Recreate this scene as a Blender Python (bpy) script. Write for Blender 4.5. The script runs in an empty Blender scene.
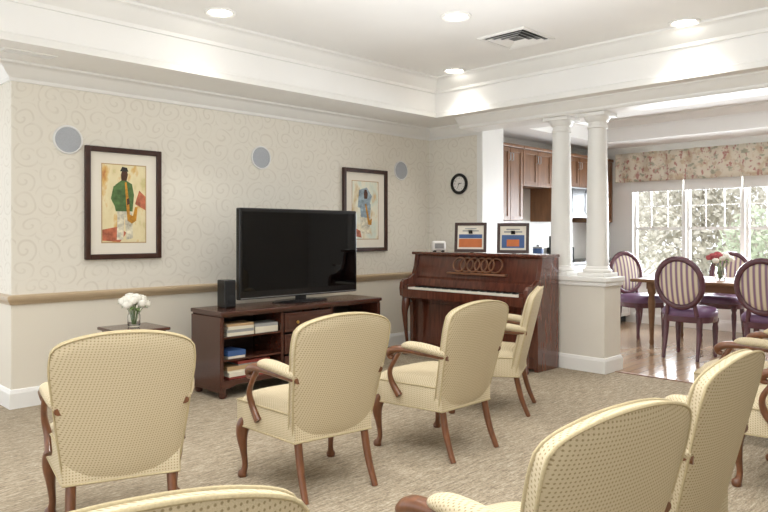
import bpy, bmesh, math, random
from mathutils import Vector, Matrix
RND = random.Random(7)
SC = bpy.context.scene
C = SC.collection
PI = math.pi
rad = math.radians

# ------------------------------------------------------------------ materials
def lin(c):
    if isinstance(c, str):
        c = [int(c[i:i+2], 16)/255 for i in (0, 2, 4)]
        return tuple(x/12.92 if x <= .04045 else ((x+.055)/1.055)**2.4 for x in c)
    return c
def newmat(name):
    m = bpy.data.materials.new(name); m.use_nodes = True
    nt = m.node_tree
    return m, nt, nt.nodes['Principled BSDF']
def N(nt, t, **kw):
    n = nt.nodes.new(t)
    for k, v in kw.items(): setattr(n, k, v)
    return n
def mth(nt, op, a, b=None):
    n = nt.nodes.new('ShaderNodeMath'); n.operation = op
    for i, v in enumerate((a, b)):
        if v is None: continue
        if isinstance(v, (int, float)): n.inputs[i].default_value = v
        else: nt.links.new(v, n.inputs[i])
    return n.outputs[0]
def mixc(nt, fac, a, b):
    n = nt.nodes.new('ShaderNodeMix'); n.data_type = 'RGBA'
    for i, v in ((0, fac), (6, a), (7, b)):
        if isinstance(v, (int, float)): n.inputs[i].default_value = v
        elif isinstance(v, tuple): n.inputs[i].default_value = (*v[:3], 1)
        else: nt.links.new(v, n.inputs[i])
    return n.outputs[2]
def objco(nt, stretch=(1, 1, 1)):
    tc = N(nt, 'ShaderNodeTexCoord'); mp = N(nt, 'ShaderNodeMapping')
    mp.inputs['Scale'].default_value = stretch
    nt.links.new(tc.outputs['Object'], mp.inputs[0])
    return mp.outputs[0]
def noisef(nt, vec, scale, detail=3, rough=.55):
    n = N(nt, 'ShaderNodeTexNoise'); n.inputs['Scale'].default_value = scale
    n.inputs['Detail'].default_value = detail; n.inputs['Roughness'].default_value = rough
    nt.links.new(vec, n.inputs['Vector']); return n.outputs['Fac']
def ramp(nt, fac, stops):
    n = N(nt, 'ShaderNodeValToRGB'); e = n.color_ramp.elements
    while len(e) < len(stops): e.new(.5)
    for k, (p, c) in enumerate(stops):
        e[k].position = p; e[k].color = (*c[:3], 1) if isinstance(c, tuple) else (c, c, c, 1)
    nt.links.new(fac, n.inputs[0]); return n.outputs[0]
def bump(nt, b, h, strength, dist=.01):
    n = N(nt, 'ShaderNodeBump'); n.inputs['Strength'].default_value = strength
    n.inputs['Distance'].default_value = dist
    nt.links.new(h, n.inputs['Height']); nt.links.new(n.outputs[0], b.inputs['Normal'])
def mat(name, col, rough=.5, metal=0, var=.06, scale=8, stretch=(1, 1, 1), bmp=0, coat=0, spec=.5, leaf=False):
    m, nt, b = newmat(name); c = lin(col)
    v = objco(nt, stretch); f = noisef(nt, v, scale)
    a = tuple(x*(1-var) for x in c); d = tuple(min(1, x*(1+var)) for x in c)
    fr = ramp(nt, f, [(.3, 0.), (.7, 1.)])
    cc = mixc(nt, fr, a, d)
    nt.links.new(cc, b.inputs['Base Color'])
    b.inputs['Roughness'].default_value = rough; b.inputs['Metallic'].default_value = metal
    b.inputs['Coat Weight'].default_value = coat; b.inputs['Coat Roughness'].default_value = .15
    b.inputs['Specular IOR Level'].default_value = spec
    if bmp: bump(nt, b, f, bmp)
    if leaf:                                   # thin leaves let light through
        t = N(nt, 'ShaderNodeBsdfTranslucent'); nt.links.new(cc, t.inputs[0])
        x = N(nt, 'ShaderNodeMixShader'); x.inputs[0].default_value = .5
        nt.links.new(b.outputs[0], x.inputs[1]); nt.links.new(t.outputs[0], x.inputs[2])
        nt.links.new(x.outputs[0], nt.nodes['Material Output'].inputs[0])
    return m
def emit(name, col, s):
    m, nt, b = newmat(name); c = lin(col)
    b.inputs['Base Color'].default_value = (*c, 1)
    b.inputs['Emission Color'].default_value = (*c, 1); b.inputs['Emission Strength'].default_value = s
    return m

M = {}
M['white'] = mat('white_paint', 'EBE9E4', .45, var=.015, scale=3)
M['ceil'] = mat('ceiling_paint', 'F0EFEC', .8, var=.015, scale=2)
M['trim'] = mat('trim_paint', 'ECEBE7', .4, var=.012, scale=3)
M['rail'] = mat('rail_paint', 'B8A385', .4, var=.04, scale=6)
M['halfwall'] = mat('half_wall_paint', 'DFDACF', .7, var=.02, scale=3)
M['cherry'] = mat('cherry_wood', '6F452B', .3, var=.28, scale=14, stretch=(3, 3, .8), coat=.3)
M['mahog'] = mat('dark_mahogany', '4A281E', .24, var=.22, scale=9, stretch=(.6, 3, 3), coat=.5)
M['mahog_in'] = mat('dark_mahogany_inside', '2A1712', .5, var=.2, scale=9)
M['piano'] = mat('piano_walnut', '603324', .15, var=.3, scale=9, stretch=(4, 4, .5), coat=1)
M['pianolight'] = mat('piano_fretwork_wood', '84593E', .3, var=.2, scale=9, coat=.4)
M['kitwood'] = mat('kitchen_maple', '7C5638', .4, var=.18, scale=8, stretch=(3, 3, .6))
M['tablewood'] = mat('dining_table_wood', '7A5A40', .5, var=.15, scale=6, stretch=(3, .6, 3), spec=.25)
M['dinewood'] = mat('dining_chair_wood', '5E3A44', .25, var=.2, scale=9, coat=.4)
M['purple'] = mat('purple_leather', '6B4C6E', .35, var=.12, scale=14, coat=.2)
M['black'] = mat('black_plastic', '121214', .25, var=.1, scale=20)
M['blackmatte'] = mat('black_cloth', '1B1B1C', .8, var=.2, scale=120)
M['screen'] = mat('tv_screen', '030304', .03, var=.05, scale=3, spec=.35)
M['framewood'] = mat('picture_frame_wood', '381C12', .4, var=.25, scale=12)
M['mount'] = mat('picture_mount', 'E8E2D5', .8, var=.02)
M['brass'] = mat('brass', 'B8924A', .28, 1, var=.08)
M['steel'] = mat('steel', 'A9ABAE', .3, 1, var=.05)
M['grille'] = mat('speaker_grille', 'AEB2B8', .6, var=.08, scale=150)
M['grillering'] = mat('speaker_ring', 'E8E8E6', .5, var=.02)
M['ivory'] = mat('ivory_keys', 'F0EBDD', .25, var=.03)
M['petal'] = mat('white_petals', 'F4F1E6', .7, var=.05, scale=30)
M['pink'] = mat('pink_petals', 'D59CA6', .7, var=.2, scale=30)
M['redp'] = mat('red_petals', 'B95A5E', .7, var=.2, scale=30)
M['green'] = mat('leaf_green', '6A8248', .6, var=.25, scale=18)
M['counter'] = mat('stone_counter', '4A4746', .25, var=.3, scale=60)
M['tile'] = mat('white_wall_tile', 'E4E2DD', .5, var=.03, scale=5)
M['blue'] = mat('blue_card', '3A5A8E', .5, var=.1)
M['red'] = mat('red_card', '8E3B33', .5, var=.1)
M['cream'] = mat('cream_card', 'E3DCC9', .6, var=.05)
M['grey'] = mat('grey_card', '9A9A98', .6, var=.06)
M['tan'] = mat('tan_card', 'B89A72', .6, var=.06)
M['paper'] = mat('paper_pages', 'EEE9DC', .8, var=.06, scale=40, stretch=(1, 1, 12))
M['orange'] = mat('orange_print', 'C8703A', .6, var=.12)
M['lamp'] = emit('lamp_glow', 'FFF9EE', 12)
M['bark'] = mat('tree_bark', 'B0A9A0', .9, var=.15, scale=9)
M['foliage'] = mat('grey_green_foliage', 'C3CAB6', .8, var=.1, scale=3, leaf=True)
M['foliage2'] = mat('brown_winter_foliage', 'D0CCC2', .8, var=.1, scale=3, leaf=True)
M['grass'] = mat('lawn', 'C4C3B4', .9, var=.15, scale=5)
M['shade'] = mat('roller_shade', 'F0EFEC', .8, var=.02)

# glass
m, nt, b = newmat('clear_glass'); b.inputs['Transmission Weight'].default_value = 1; b.inputs['Roughness'].default_value = .02
b.inputs['IOR'].default_value = 1.35
v = objco(nt); nt.links.new(mixc(nt, noisef(nt, v, 4), (.95, .98, .97), (1, 1, 1)), b.inputs['Base Color']); M['glass'] = m
m, nt, b = newmat('window_pane'); out = nt.nodes['Material Output']
tr = N(nt, 'ShaderNodeBsdfTransparent'); gl = N(nt, 'ShaderNodeBsdfGlossy'); gl.inputs['Roughness'].default_value = .02
fr = N(nt, 'ShaderNodeFresnel'); fr.inputs[0].default_value = 1.2; mx = N(nt, 'ShaderNodeMixShader')
nt.links.new(fr.outputs[0], mx.inputs[0]); nt.links.new(tr.outputs[0], mx.inputs[1]); nt.links.new(gl.outputs[0], mx.inputs[2])
nt.links.new(mx.outputs[0], out.inputs[0]); M['pane'] = m

# wallpaper
m, nt, b = newmat('swirl_wallpaper')
tc = N(nt, 'ShaderNodeTexCoord'); sp = N(nt, 'ShaderNodeSeparateXYZ'); nt.links.new(tc.outputs['Object'], sp.inputs[0])
cb = N(nt, 'ShaderNodeCombineXYZ'); nt.links.new(mth(nt, 'ADD', sp.outputs[0], sp.outputs[1]), cb.inputs[0]); nt.links.new(sp.outputs[2], cb.inputs[1])
nz = N(nt, 'ShaderNodeTexNoise'); nz.inputs['Scale'].default_value = 4.5; nz.inputs['Detail'].default_value = 0
nt.links.new(cb.outputs[0], nz.inputs['Vector'])
vm = N(nt, 'ShaderNodeVectorMath', operation='MULTIPLY_ADD'); nt.links.new(nz.outputs['Color'], vm.inputs[0])
vm.inputs[1].default_value = (.08, .08, 0); nt.links.new(cb.outputs[0], vm.inputs[2])
vo = N(nt, 'ShaderNodeTexVoronoi'); vo.voronoi_dimensions = '2D'; vo.inputs['Scale'].default_value = 6; vo.inputs['Randomness'].default_value = .5
nt.links.new(vm.outputs[0], vo.inputs['Vector'])
# spirals around each cell centre: sin(distance * freq + angle)
dv = N(nt, 'ShaderNodeVectorMath', operation='SUBTRACT'); nt.links.new(vm.outputs[0], dv.inputs[0]); nt.links.new(vo.outputs['Position'], dv.inputs[1])
sd = N(nt, 'ShaderNodeSeparateXYZ'); nt.links.new(dv.outputs[0], sd.inputs[0])
ang = mth(nt, 'ARCTAN2', sd.outputs[1], sd.outputs[0])
rings = mth(nt, 'SINE', mth(nt, 'ADD', mth(nt, 'MULTIPLY', vo.outputs['Distance'], 18.), ang))
lines = ramp(nt, rings, [(.45, 0.), (1., 1.)])
brk = ramp(nt, noisef(nt, cb.outputs[0], 8, 1), [(.36, .25), (.6, 1.)])
msk = mth(nt, 'MULTIPLY', mth(nt, 'MULTIPLY', lines, brk), .6)
pap = mixc(nt, msk, lin('E6E1D5'), lin('D3CCBE'))
up = mth(nt, 'GREATER_THAN', sp.outputs[2], .79)
col = mixc(nt, up, lin('E1DACB'), pap)
nt.links.new(col, b.inputs['Base Color']); b.inputs['Roughness'].default_value = .6
M['wallpaper'] = m

# carpet: streaky loop pile
m, nt, b = newmat('loop_carpet')
f1 = noisef(nt, objco(nt, (1, 7, 1)), 8, 4, .8); f2 = noisef(nt, objco(nt, (1, 2.5, 1)), 45, 2, .7); f3 = noisef(nt, objco(nt), 1.2, 2)
s = mth(nt, 'ADD', mth(nt, 'MULTIPLY', f1, .6), mth(nt, 'MULTIPLY', f2, .4))
c1 = ramp(nt, s, [(.37, lin('74685A')), (.5, lin('9F927E')), (.63, lin('C4B9A6'))])
nt.links.new(mixc(nt, mth(nt, 'MULTIPLY', f3, .2), c1, lin('988A74')), b.inputs['Base Color'])
b.inputs['Roughness'].default_value = .95; b.inputs['Specular IOR Level'].default_value = .1
bump(nt, b, s, .4, .01); M['carpet'] = m

# wood floor (dining)
m, nt, b = newmat('oak_floor')
br = N(nt, 'ShaderNodeTexBrick'); br.inputs['Scale'].default_value = 1
br.inputs['Brick Width'].default_value = 1.2; br.inputs['Row Height'].default_value = .1; br.inputs['Mortar Size'].default_value = .002
br.inputs['Color1'].default_value = (*lin('B89A7C'), 1); br.inputs['Color2'].default_value = (*lin('A8896B'), 1); br.inputs['Mortar'].default_value = (*lin('7A6048'), 1)
nt.links.new(objco(nt), br.inputs['Vector'])
g = noisef(nt, objco(nt, (1, 12, 1)), 5, 4)
nt.links.new(mixc(nt, mth(nt, 'MULTIPLY', g, .3), br.outputs['Color'], lin('8E7054')), b.inputs['Base Color'])
b.inputs['Roughness'].default_value = .16; b.inputs['Coat Weight'].default_value = .25; b.inputs['Coat Roughness'].default_value = .1; M['oak'] = m

# chair fabric: cream with small dots in a diamond lattice
m, nt, b = newmat('dotted_cream_fabric')
tcf = N(nt, 'ShaderNodeTexCoord'); k = 265.
def dotp(vec3):
    d = N(nt, 'ShaderNodeVectorMath', operation='DOT_PRODUCT'); nt.links.new(tcf.outputs['Object'], d.inputs[0]); d.inputs[1].default_value = vec3
    return mth(nt, 'SINE', d.outputs['Value'])
p = mth(nt, 'MULTIPLY', dotp((k, .5*k, k)), dotp((k, 2*k, -k)))
dots = ramp(nt, p, [(.35, 0.), (.8, 1.)])
fn = noisef(nt, tcf.outputs['Object'], 350, 2)
base = mixc(nt, fn, lin('BFB091'), lin('D4C7AB'))
nt.links.new(mixc(nt, mth(nt, 'MULTIPLY', dots, .75), base, lin('85734F')), b.inputs['Base Color'])
b.inputs['Roughness'].default_value = .85; b.inputs['Specular IOR Level'].default_value = .2
bump(nt, b, fn, .25, .004); M['fabric'] = m
M['pipe'] = mat('piping_fabric', 'B5A683', .85, var=.1, scale=200)

# dining stripe fabric
m, nt, b = newmat('striped_fabric')
tc = N(nt, 'ShaderNodeTexCoord'); sp = N(nt, 'ShaderNodeSeparateXYZ'); nt.links.new(tc.outputs['Object'], sp.inputs[0])
s1 = mth(nt, 'SINE', mth(nt, 'MULTIPLY', sp.outputs[0], 120.))
half = N(nt, 'ShaderNodeMath', operation='MULTIPLY_ADD'); nt.links.new(s1, half.inputs[0]); half.inputs[1].default_value = .5; half.inputs[2].default_value = .5
nt.links.new(ramp(nt, half.outputs[0], [(.0, lin('8B6C86')), (.32, lin('A08898')), (.48, lin('D2C1A0')), (.85, lin('E2D7C2'))]), b.inputs['Base Color'])
b.inputs['Roughness'].default_value = .7; M['stripe'] = m

# valance floral
m, nt, b = newmat('floral_valance_fabric')
f1 = noisef(nt, objco(nt), 10, 3); f2 = noisef(nt, objco(nt, (1, 1.3, 1)), 15, 2); f3 = noisef(nt, objco(nt, (1, .8, 1.2)), 13, 2)
c = mixc(nt, ramp(nt, f1, [(.52, 0.), (.62, 1.)]), lin('E4DCCB'), lin('D3C2A8'))
c = mixc(nt, ramp(nt, f2, [(.56, 0.), (.64, 1.)]), c, lin('BE9086'))
c = mixc(nt, ramp(nt, f3, [(.58, 0.), (.66, 1.)]), c, lin('B0B09A'))
nt.links.new(c, b.inputs['Base Color']); b.inputs['Roughness'].default_value = .9; M['valance'] = m

# painted canvas
def canvas(name, stops, sc, seed):
    m, nt, b = newmat(name)
    tc = N(nt, 'ShaderNodeTexCoord'); mp = N(nt, 'ShaderNodeMapping'); mp.inputs['Location'].default_value = (seed, 0, seed*.3)
    mp.inputs['Scale'].default_value = (1.6, 1, .8); nt.links.new(tc.outputs['Object'], mp.inputs[0])
    f = noisef(nt, mp.outputs[0], sc, 4, .6)
    nt.links.new(ramp(nt, f, stops), b.inputs['Base Color']); b.inputs['Roughness'].default_value = .6
    return m
M['canvas1'] = canvas('warm_canvas', [(.28, lin('B9713E')), (.38, lin('D8B26A')), (.46, lin('E6DAB2')), (.58, lin('E0D2A6')), (.68, lin('C9BE84')), (.8, lin('A5542F'))], 4.5, 3.1)
M['canvas2'] = canvas('pale_canvas', [(.3, lin('C9B07A')), (.45, lin('E7E3D0')), (.58, lin('D5DDD0')), (.7, lin('D4B98A'))], 4.5, 8.4)
for nm, c in dict(jacket='4E6B3A', skin='4A2A1A', sax='C58A2A', dark='2B2622', cloth='CFC9B4', redp2='B4674A', bl='8FA0AA').items():
    M['paint_'+nm] = mat('paint_'+nm, c, .6, var=.4, scale=26)

# ------------------------------------------------------------------ mesh builder
class MB:
    def __init__(s): s.bm = bmesh.new(); s.mi = 0
    def _f(s, vs):
        try:
            f = s.bm.faces.new(vs); f.material_index = s.mi; return f
        except ValueError: return None
    def box(s, x0, x1, y0, y1, z0, z1, bev=0, seg=2):
        v = [s.bm.verts.new(p) for p in ((x0,y0,z0),(x1,y0,z0),(x1,y1,z0),(x0,y1,z0),(x0,y0,z1),(x1,y0,z1),(x1,y1,z1),(x0,y1,z1))]
        fs = [s._f([v[i] for i in q]) for q in ((3,2,1,0),(4,5,6,7),(0,1,5,4),(1,2,6,5),(2,3,7,6),(3,0,4,7))]
        if bev:
            es = list({e for f in fs for e in f.edges})
            bmesh.ops.bevel(s.bm, geom=es, offset=bev, segments=seg, affect='EDGES', profile=.5)
        return s
    def prism(s, pts, axis, a0, a1, bev=0):
        def P(p, a): return {'x': (a, p[0], p[1]), 'y': (p[0], a, p[1]), 'z': (p[0], p[1], a)}[axis]
        A = [s.bm.verts.new(P(p, a0)) for p in pts]; B = [s.bm.verts.new(P(p, a1)) for p in pts]
        n = len(pts); fs = [s._f(A[::-1]), s._f(B)]
        for i in range(n): fs.append(s._f([A[i], A[(i+1) % n], B[(i+1) % n], B[i]]))
        if bev:
            es = list({e for f in fs for e in f.edges})
            bmesh.ops.bevel(s.bm, geom=es, offset=bev, segments=2, affect='EDGES', profile=.5)
        return s
    def mould(s, prof, path, z=0, k=1):
        # sweep a (distance from wall, height) profile along a floor-plan path, mitred; the room is on the right-hand side
        n = len(path); rings = []
        def nrm(a, b_): d = Vector((b_[0]-a[0], b_[1]-a[1])).normalized(); return Vector((d.y, -d.x))
        for i, p in enumerate(path):
            n1 = nrm(path[i-1], p) if i > 0 else nrm(p, path[i+1]); n2 = nrm(p, path[i+1]) if i < n-1 else n1
            o = (n1+n2)/(1+n1.dot(n2))
            rings.append([s.bm.verts.new((p[0]+o.x*d*k, p[1]+o.y*d*k, z+h*k)) for d, h in prof])
        L = len(prof)
        for a, b_ in zip(rings, rings[1:]):
            for j in range(L): s._f([a[j], a[(j+1) % L], b_[(j+1) % L], b_[j]])
        s._f(rings[0][::-1]); s._f(rings[-1]); return s
    def tube(s, path, r, n=10, closed=False, asp=(1, 1), up=None):
        P = [Vector(p) for p in path]; L = len(P)
        rr = [r]*L if isinstance(r, (int, float)) else list(r)
        T = []
        for i in range(L):
            a = P[(i-1) % L] if (closed or i > 0) else P[i]; b2 = P[(i+1) % L] if (closed or i < L-1) else P[i]
            t = (b2-a); T.append(t.normalized() if t.length > 1e-9 else Vector((0, 0, 1)))
        u = Vector(up) if up else (Vector((0, 0, 1)) if abs(T[0].z) < .9 else Vector((1, 0, 0)))
        rings = []
        for i in range(L):
            u = (u - T[i]*u.dot(T[i]))
            u = u.normalized() if u.length > 1e-6 else T[i].orthogonal().normalized()
            w = T[i].cross(u)
            rings.append([s.bm.verts.new(P[i]+(w*math.cos(q)*asp[0]+u*math.sin(q)*asp[1])*rr[i]) for q in [2*PI*k/n for k in range(n)]])
        for i in range(L if closed else L-1):
            a, b2 = rings[i], rings[(i+1) % L]
            for k in range(n): s._f([a[k], a[(k+1) % n], b2[(k+1) % n], b2[k]])
        if not closed: s._f(rings[0][::-1]); s._f(rings[-1])
        return s
    def lathe(s, prof, n=20, c=(0, 0, 0), sx=1, sy=1, cap=True):
        rings = []
        for (r, z) in prof:
            if r < 1e-5: rings.append([s.bm.verts.new((c[0], c[1], c[2]+z))])
            else: rings.append([s.bm.verts.new((c[0]+r*sx*math.cos(2*PI*k/n), c[1]+r*sy*math.sin(2*PI*k/n), c[2]+z)) for k in range(n)])
        for a, b2 in zip(rings, rings[1:]):
            for k in range(n):
                k2 = (k+1) % n
                if len(a) == 1 and len(b2) == 1: continue
                if len(a) == 1: s._f([a[0], b2[k2], b2[k]][::-1])
                elif len(b2) == 1: s._f([a[k], a[k2], b2[0]])
                else: s._f([a[k], a[k2], b2[k2], b2[k]])
        if cap:
            if len(rings[0]) > 1: s._f(rings[0][::-1])
            if len(rings[-1]) > 1: s._f(rings[-1])
        return s
    def ring(s, prof, n=32, c=(0, 0, 0)):
        return s.lathe(list(prof)+[prof[0]], n, c, cap=False)
    def lathe2(s, c, rx, ry, rz, nu, nv):
        rings = []
        for j in range(nv+1):
            t = -PI/2+PI*j/nv; r = math.cos(t); z = math.sin(t)
            if j in (0, nv): rings.append([s.bm.verts.new((c[0], c[1], c[2]+rz*z))])
            else: rings.append([s.bm.verts.new((c[0]+rx*r*math.cos(2*PI*k/nu), c[1]+ry*r*math.sin(2*PI*k/nu), c[2]+rz*z)) for k in range(nu)])
        for a, b2 in zip(rings, rings[1:]):
            for k in range(nu):
                k2 = (k+1) % nu
                if len(a) == 1: s._f([a[0], b2[k2], b2[k]])
                elif len(b2) == 1: s._f([a[k], a[k2], b2[0]])
                else: s._f([a[k], a[k2], b2[k2], b2[k]])
        return s
    def sheet(s, fn, nu, nv):
        g = [[s.bm.verts.new(fn(i/nu, j/nv)) for j in range(nv+1)] for i in range(nu+1)]
        for i in range(nu):
            for j in range(nv): s._f([g[i][j], g[i+1][j], g[i+1][j+1], g[i][j+1]])
        return g
    def pillow(s, fa, fb, nu, nv):
        A = s.sheet(fa, nu, nv); B = s.sheet(fb, nu, nv)
        ba = [A[i][0] for i in range(nu)]+[A[nu][j] for j in range(nv)]+[A[i][nv] for i in range(nu, 0, -1)]+[A[0][j] for j in range(nv, 0, -1)]
        bb = [B[i][0] for i in range(nu)]+[B[nu][j] for j in range(nv)]+[B[i][nv] for i in range(nu, 0, -1)]+[B[0][j] for j in range(nv, 0, -1)]
        n = len(ba)
        for k in range(n): s._f([ba[k], ba[(k+1) % n], bb[(k+1) % n], bb[k]])
        return [v.co.copy() for v in ba], [v.co.copy() for v in bb]
    def build(s, name, mats, parent=None, loc=(0, 0, 0), rot=(0, 0, 0), smooth=None, fix=True):
        if fix: bmesh.ops.recalc_face_normals(s.bm, faces=s.bm.faces)
        me = bpy.data.meshes.new(name); s.bm.to_mesh(me); s.bm.free()
        for q in (mats if isinstance(mats, list) else [mats]): me.materials.append(q)
        if smooth is not None:
            for p in me.polygons: p.use_smooth = True
            me.set_sharp_from_angle(angle=rad(smooth))
        o = bpy.data.objects.new(name, me); C.objects.link(o)
        o.location = loc; o.rotation_euler = rot
        if parent: o.parent = parent
        return o
def cr(pts, n=5):
    out = []; P = [pts[0]]+list(pts)+[pts[-1]]
    for i in range(1, len(P)-2):
        for k in range(n):
            t = k/n
            out.append(tuple(.5*((2*b)+(-a+c)*t+(2*a-5*b+4*c-d)*t*t+(-a+3*b-3*c+d)*t**3) for a, b, c, d in zip(P[i-1], P[i], P[i+1], P[i+2])))
    out.append(tuple(pts[-1])); return out
def ctube(mb, pts4, n=10, seg=5, **kw):
    q = cr(pts4, seg); return mb.tube([p[:3] for p in q], [p[3] for p in q], n, **kw)

def tag(o, label, cat, group=None):
    o['label'] = label; o['category'] = cat
    if group: o['group'] = group
    return o
def thing(name, label, cat, loc=(0, 0, 0), rz=0, group=None):
    o = bpy.data.objects.new(name, None); C.objects.link(o); o.empty_display_size = .1
    o.location = loc; o.rotation_euler = (0, 0, rz)
    return tag(o, label, cat, group)
def struct(name, mb, m, **kw):
    o = mb.build(name, m, **kw); o['kind'] = 'structure'; return o
def dup(root, loc, rz, label, group=None):
    r = root.copy(); C.objects.link(r); r.location = loc; r.rotation_euler = (0, 0, rz); r['label'] = label
    if group: r['group'] = group
    for ch in list(root.children):
        c = ch.copy(); C.objects.link(c); c.parent = r
        for g in list(ch.children):
            d = g.copy(); C.objects.link(d); d.parent = c
    return r

# ------------------------------------------------------------------ room constants
ZS, ZT = 2.516, 2.92          # soffit, tray ceiling
YW, XW = 5.45, 6.22           # TV wall, piano wall
YT, XT = 4.833, 5.62          # tray edges
# floors
struct('floor', MB().box(-2.2, 6.0, -2.2, 8, -.1, 0), M['carpet'])
struct('floor', MB().box(6.0, 9.6, -2.2, 5.2, -.1, -.002), M['oak'])
struct('trim_1', MB().box(5.985, 6.03, -2.2, 2.98, -.01, .006, .003), M['kitwood'])
# ceiling
cm = MB()
cm.box(-2.2, 6.7, YT, 8, ZS, 3.1)
cm.box(XT, 6.13, -2.2, YT, ZS, 3.1)
cm.box(-2.2, XT, -2.2, YT, ZT, 3.1)
struct('ceiling', cm, M['ceil'])
struct('ceiling', MB().box(6.13, 6.9, -2.2, 4.833, 2.5, 3.1).box(8.7, 9.6, -2.2, 5.2, 2.5, 3.1).box(6.9, 8.7, 4.5, 5.2, 2.5, 3.1)
       .box(6.9, 8.7, -2.2, 4.5, 2.78, 3.1), M['ceil'])
# beam over the columns
struct('trim_2', MB().box(5.83, 6.13, -2.2, 4.67, 2.40, ZS+.01, .006), M['white'])
# walls
struct('wall_left', MB().box(1.62, 6.7, YW, YW+.15, 0, ZS), M['wallpaper'])
struct('wall_left_return', MB().box(1.62, 1.77, YW+.15, 8, 0, ZS), M['wallpaper'])
struct('wall_back', MB().box(XW, 6.6, 4.67, YW, 0, ZS), M['wallpaper'])
struct('trim_3', MB().box(XW-.012, 6.61, 4.655, 4.67, 0, 2.5, .003).box(XW-.014, XW, 4.671, 4.73, 0, 2.385, .003), M['trim'])
struct('wall_kitchen', MB().box(6.6, 9.6, 5.08, 5.2, 0, 2.6), M['tile'])
struct('wall_rear', MB().box(-2.2, 9.6, -2.35, -2.2, 0, 3.0), M['halfwall'])
# half wall with cap
struct('wall_half', MB().box(5.83, 6.14, 3.0, 4.655, 0, .82), M['halfwall'])
struct('trim_4', MB().box(5.80, 6.17, 2.965, 4.65, .83, .875, .008).box(5.815, 6.155, 2.98, 4.65, .79, .83, .008), M['trim'])
# window wall
WU = 9.5
wins = [(3.745, 4.45), (3.0, 3.705), (2.255, 2.96), (1.51, 2.215)]
WZ0, WZ1 = .62, 2.15
wm = MB().box(WU, WU+.15, -2.2, 5.2, 0, WZ0).box(WU, WU+.15, -2.2, 5.2, WZ1, 2.6)
wm.box(WU, WU+.15, 4.45, 5.2, WZ0, WZ1).box(WU, WU+.15, -2.2, 1.51, WZ0, WZ1)
for (a, b_), (c_, d_) in zip(wins, wins[1:]): wm.box(WU, WU+.15, d_, a, WZ0, WZ1)
struct('wall_window', wm, M['white'])
for i, (a, b_) in enumerate(wins):
    w = bpy.data.objects.new('window_%d' % (i+1), None); C.objects.link(w); w.location = (WU, (a+b_)/2, WZ0); w['kind'] = 'structure'
    h = (b_-a)/2; H = WZ1-WZ0; f = MB()
    x0, x1 = .05, .09; fw = .035
    f.box(x0, x1, -h, -h+fw, 0, H).box(x0, x1, h-fw, h, 0, H).box(x0, x1, -h+fw, h-fw, 0, .06).box(x0, x1, -h+fw, h-fw, H-.05, H)
    f.box(x0-.01, x1, -h+fw, h-fw, H*.46, H*.46+.04)
    f.build('window_frame', M['trim'], w)
    q = MB()
    for yy in (-h/3, h/3): q.box(.064, .076, yy-.006, yy+.006, H*.48, H-.05)
    q.box(.062, .078, -h+fw, h-fw, H*.68-.006, H*.68+.006)
    q.build('muntins', M['trim'], w)
    MB().box(.068, .072, -h+fw-.005, h-fw+.005, .05, H-.04).build('pane', M['pane'], w)
    MB().box(-.06, .02, -h-.019, h+.019, -.035, -.001, .004).build('window_sill', M['trim'], w)
    MB().box(-.015, 0, -h-.0195, -h, 0, H).box(-.015, 0, h, h+.0195, 0, H).build('casing', M['trim'], w)

# mouldings
CR = [(0, 0), (.115, 0), (.115, -.016), (.098, -.022), (.085, -.04), (.055, -.075), (.03, -.095), (.018, -.105), (.018, -.13), (0, -.13)]
RP = [(0, .755), (.012, .755), (.018, .77), (.03, .785), (.036, .80), (.036, .815), (.02, .825), (0, .828)]
BP = [(0, 0), (.016, 0), (.016, .11), (.008, .135), (0, .14)]
room = [(1.62, 8), (1.62, YW), (XW, YW), (XW, 4.672)]
room2 = [(1.62, 8), (1.62, YW), (XW, YW), (XW, 4.735)]
struct('trim_5', MB().mould(CR, room, ZS), M['trim'], smooth=50)
struct('trim_6', MB().mould(CR, [(-2.2, YT), (XT, YT), (XT, -2.2)], ZT, 1.15), M['trim'], smooth=50)
struct('trim_7', MB().mould(CR, [(5.83, 4.67), (5.83, -2.2)], ZS, .8), M['trim'], smooth=50)
struct('trim_8', MB().mould(CR, [(6.9, 4.5), (8.7, 4.5), (8.7, -2.2)], 2.78, .9), M['trim'], smooth=50)
struct('trim_9', MB().mould(CR, [(WU, 5.08), (WU, -2.2)], 2.5, .7), M['trim'], smooth=50)
struct('trim_10', MB().mould([(0, 0), (.014, 0), (.014, .05), (0, .058)], [(-2.2, YT), (XT, YT), (XT, -2.2)], ZS), M['trim'])
struct('trim_11', MB().mould(RP, room2), M['rail'])
struct('baseboard_left', MB().mould(BP, room2), M['trim'])
struct('baseboard_half', MB().mould(BP, [(5.83, 4.65), (5.83, 3.0), (6.14, 3.0), (6.14, 4.65)]), M['trim'])
struct('baseboard_window', MB().mould(BP, [(WU, 4.45), (WU, -2.2)]), M['trim'])

# columns
def column(x, y, label):
    t = thing('column', label, 'column', (x, y, .875), 0, 'columns on the half wall')
    H = 2.40-.875
    MB().box(-.135, .135, -.135, .135, 0, .035, .004).lathe([(.128, .035), (.134, .05), (.128, .066), (.112, .072), (.112, .085), (.104, .095)], 32).build('base', M['trim'], t, smooth=40)
    MB().lathe([(.100, .09)]+[(.102-.018*(k/10)**1.6, .1+(H-.25)*k/10) for k in range(11)]+[(.083, H-.14)], 32).build('shaft', M['trim'], t, smooth=40)
    MB().lathe([(.083, H-.145), (.094, H-.14), (.094, H-.125), (.085, H-.12), (.085, H-.085), (.1, H-.075), (.118, H-.045), (.122, H-.035)], 32).box(-.132, .132, -.132, .132, H-.035, H-.001, .004).build('capital', M['trim'], t, smooth=40)
column(5.985, 3.15, 'white round column nearest the open end of the half wall')
column(5.985, 3.53, 'white round column rising behind the upright piano')

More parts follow.
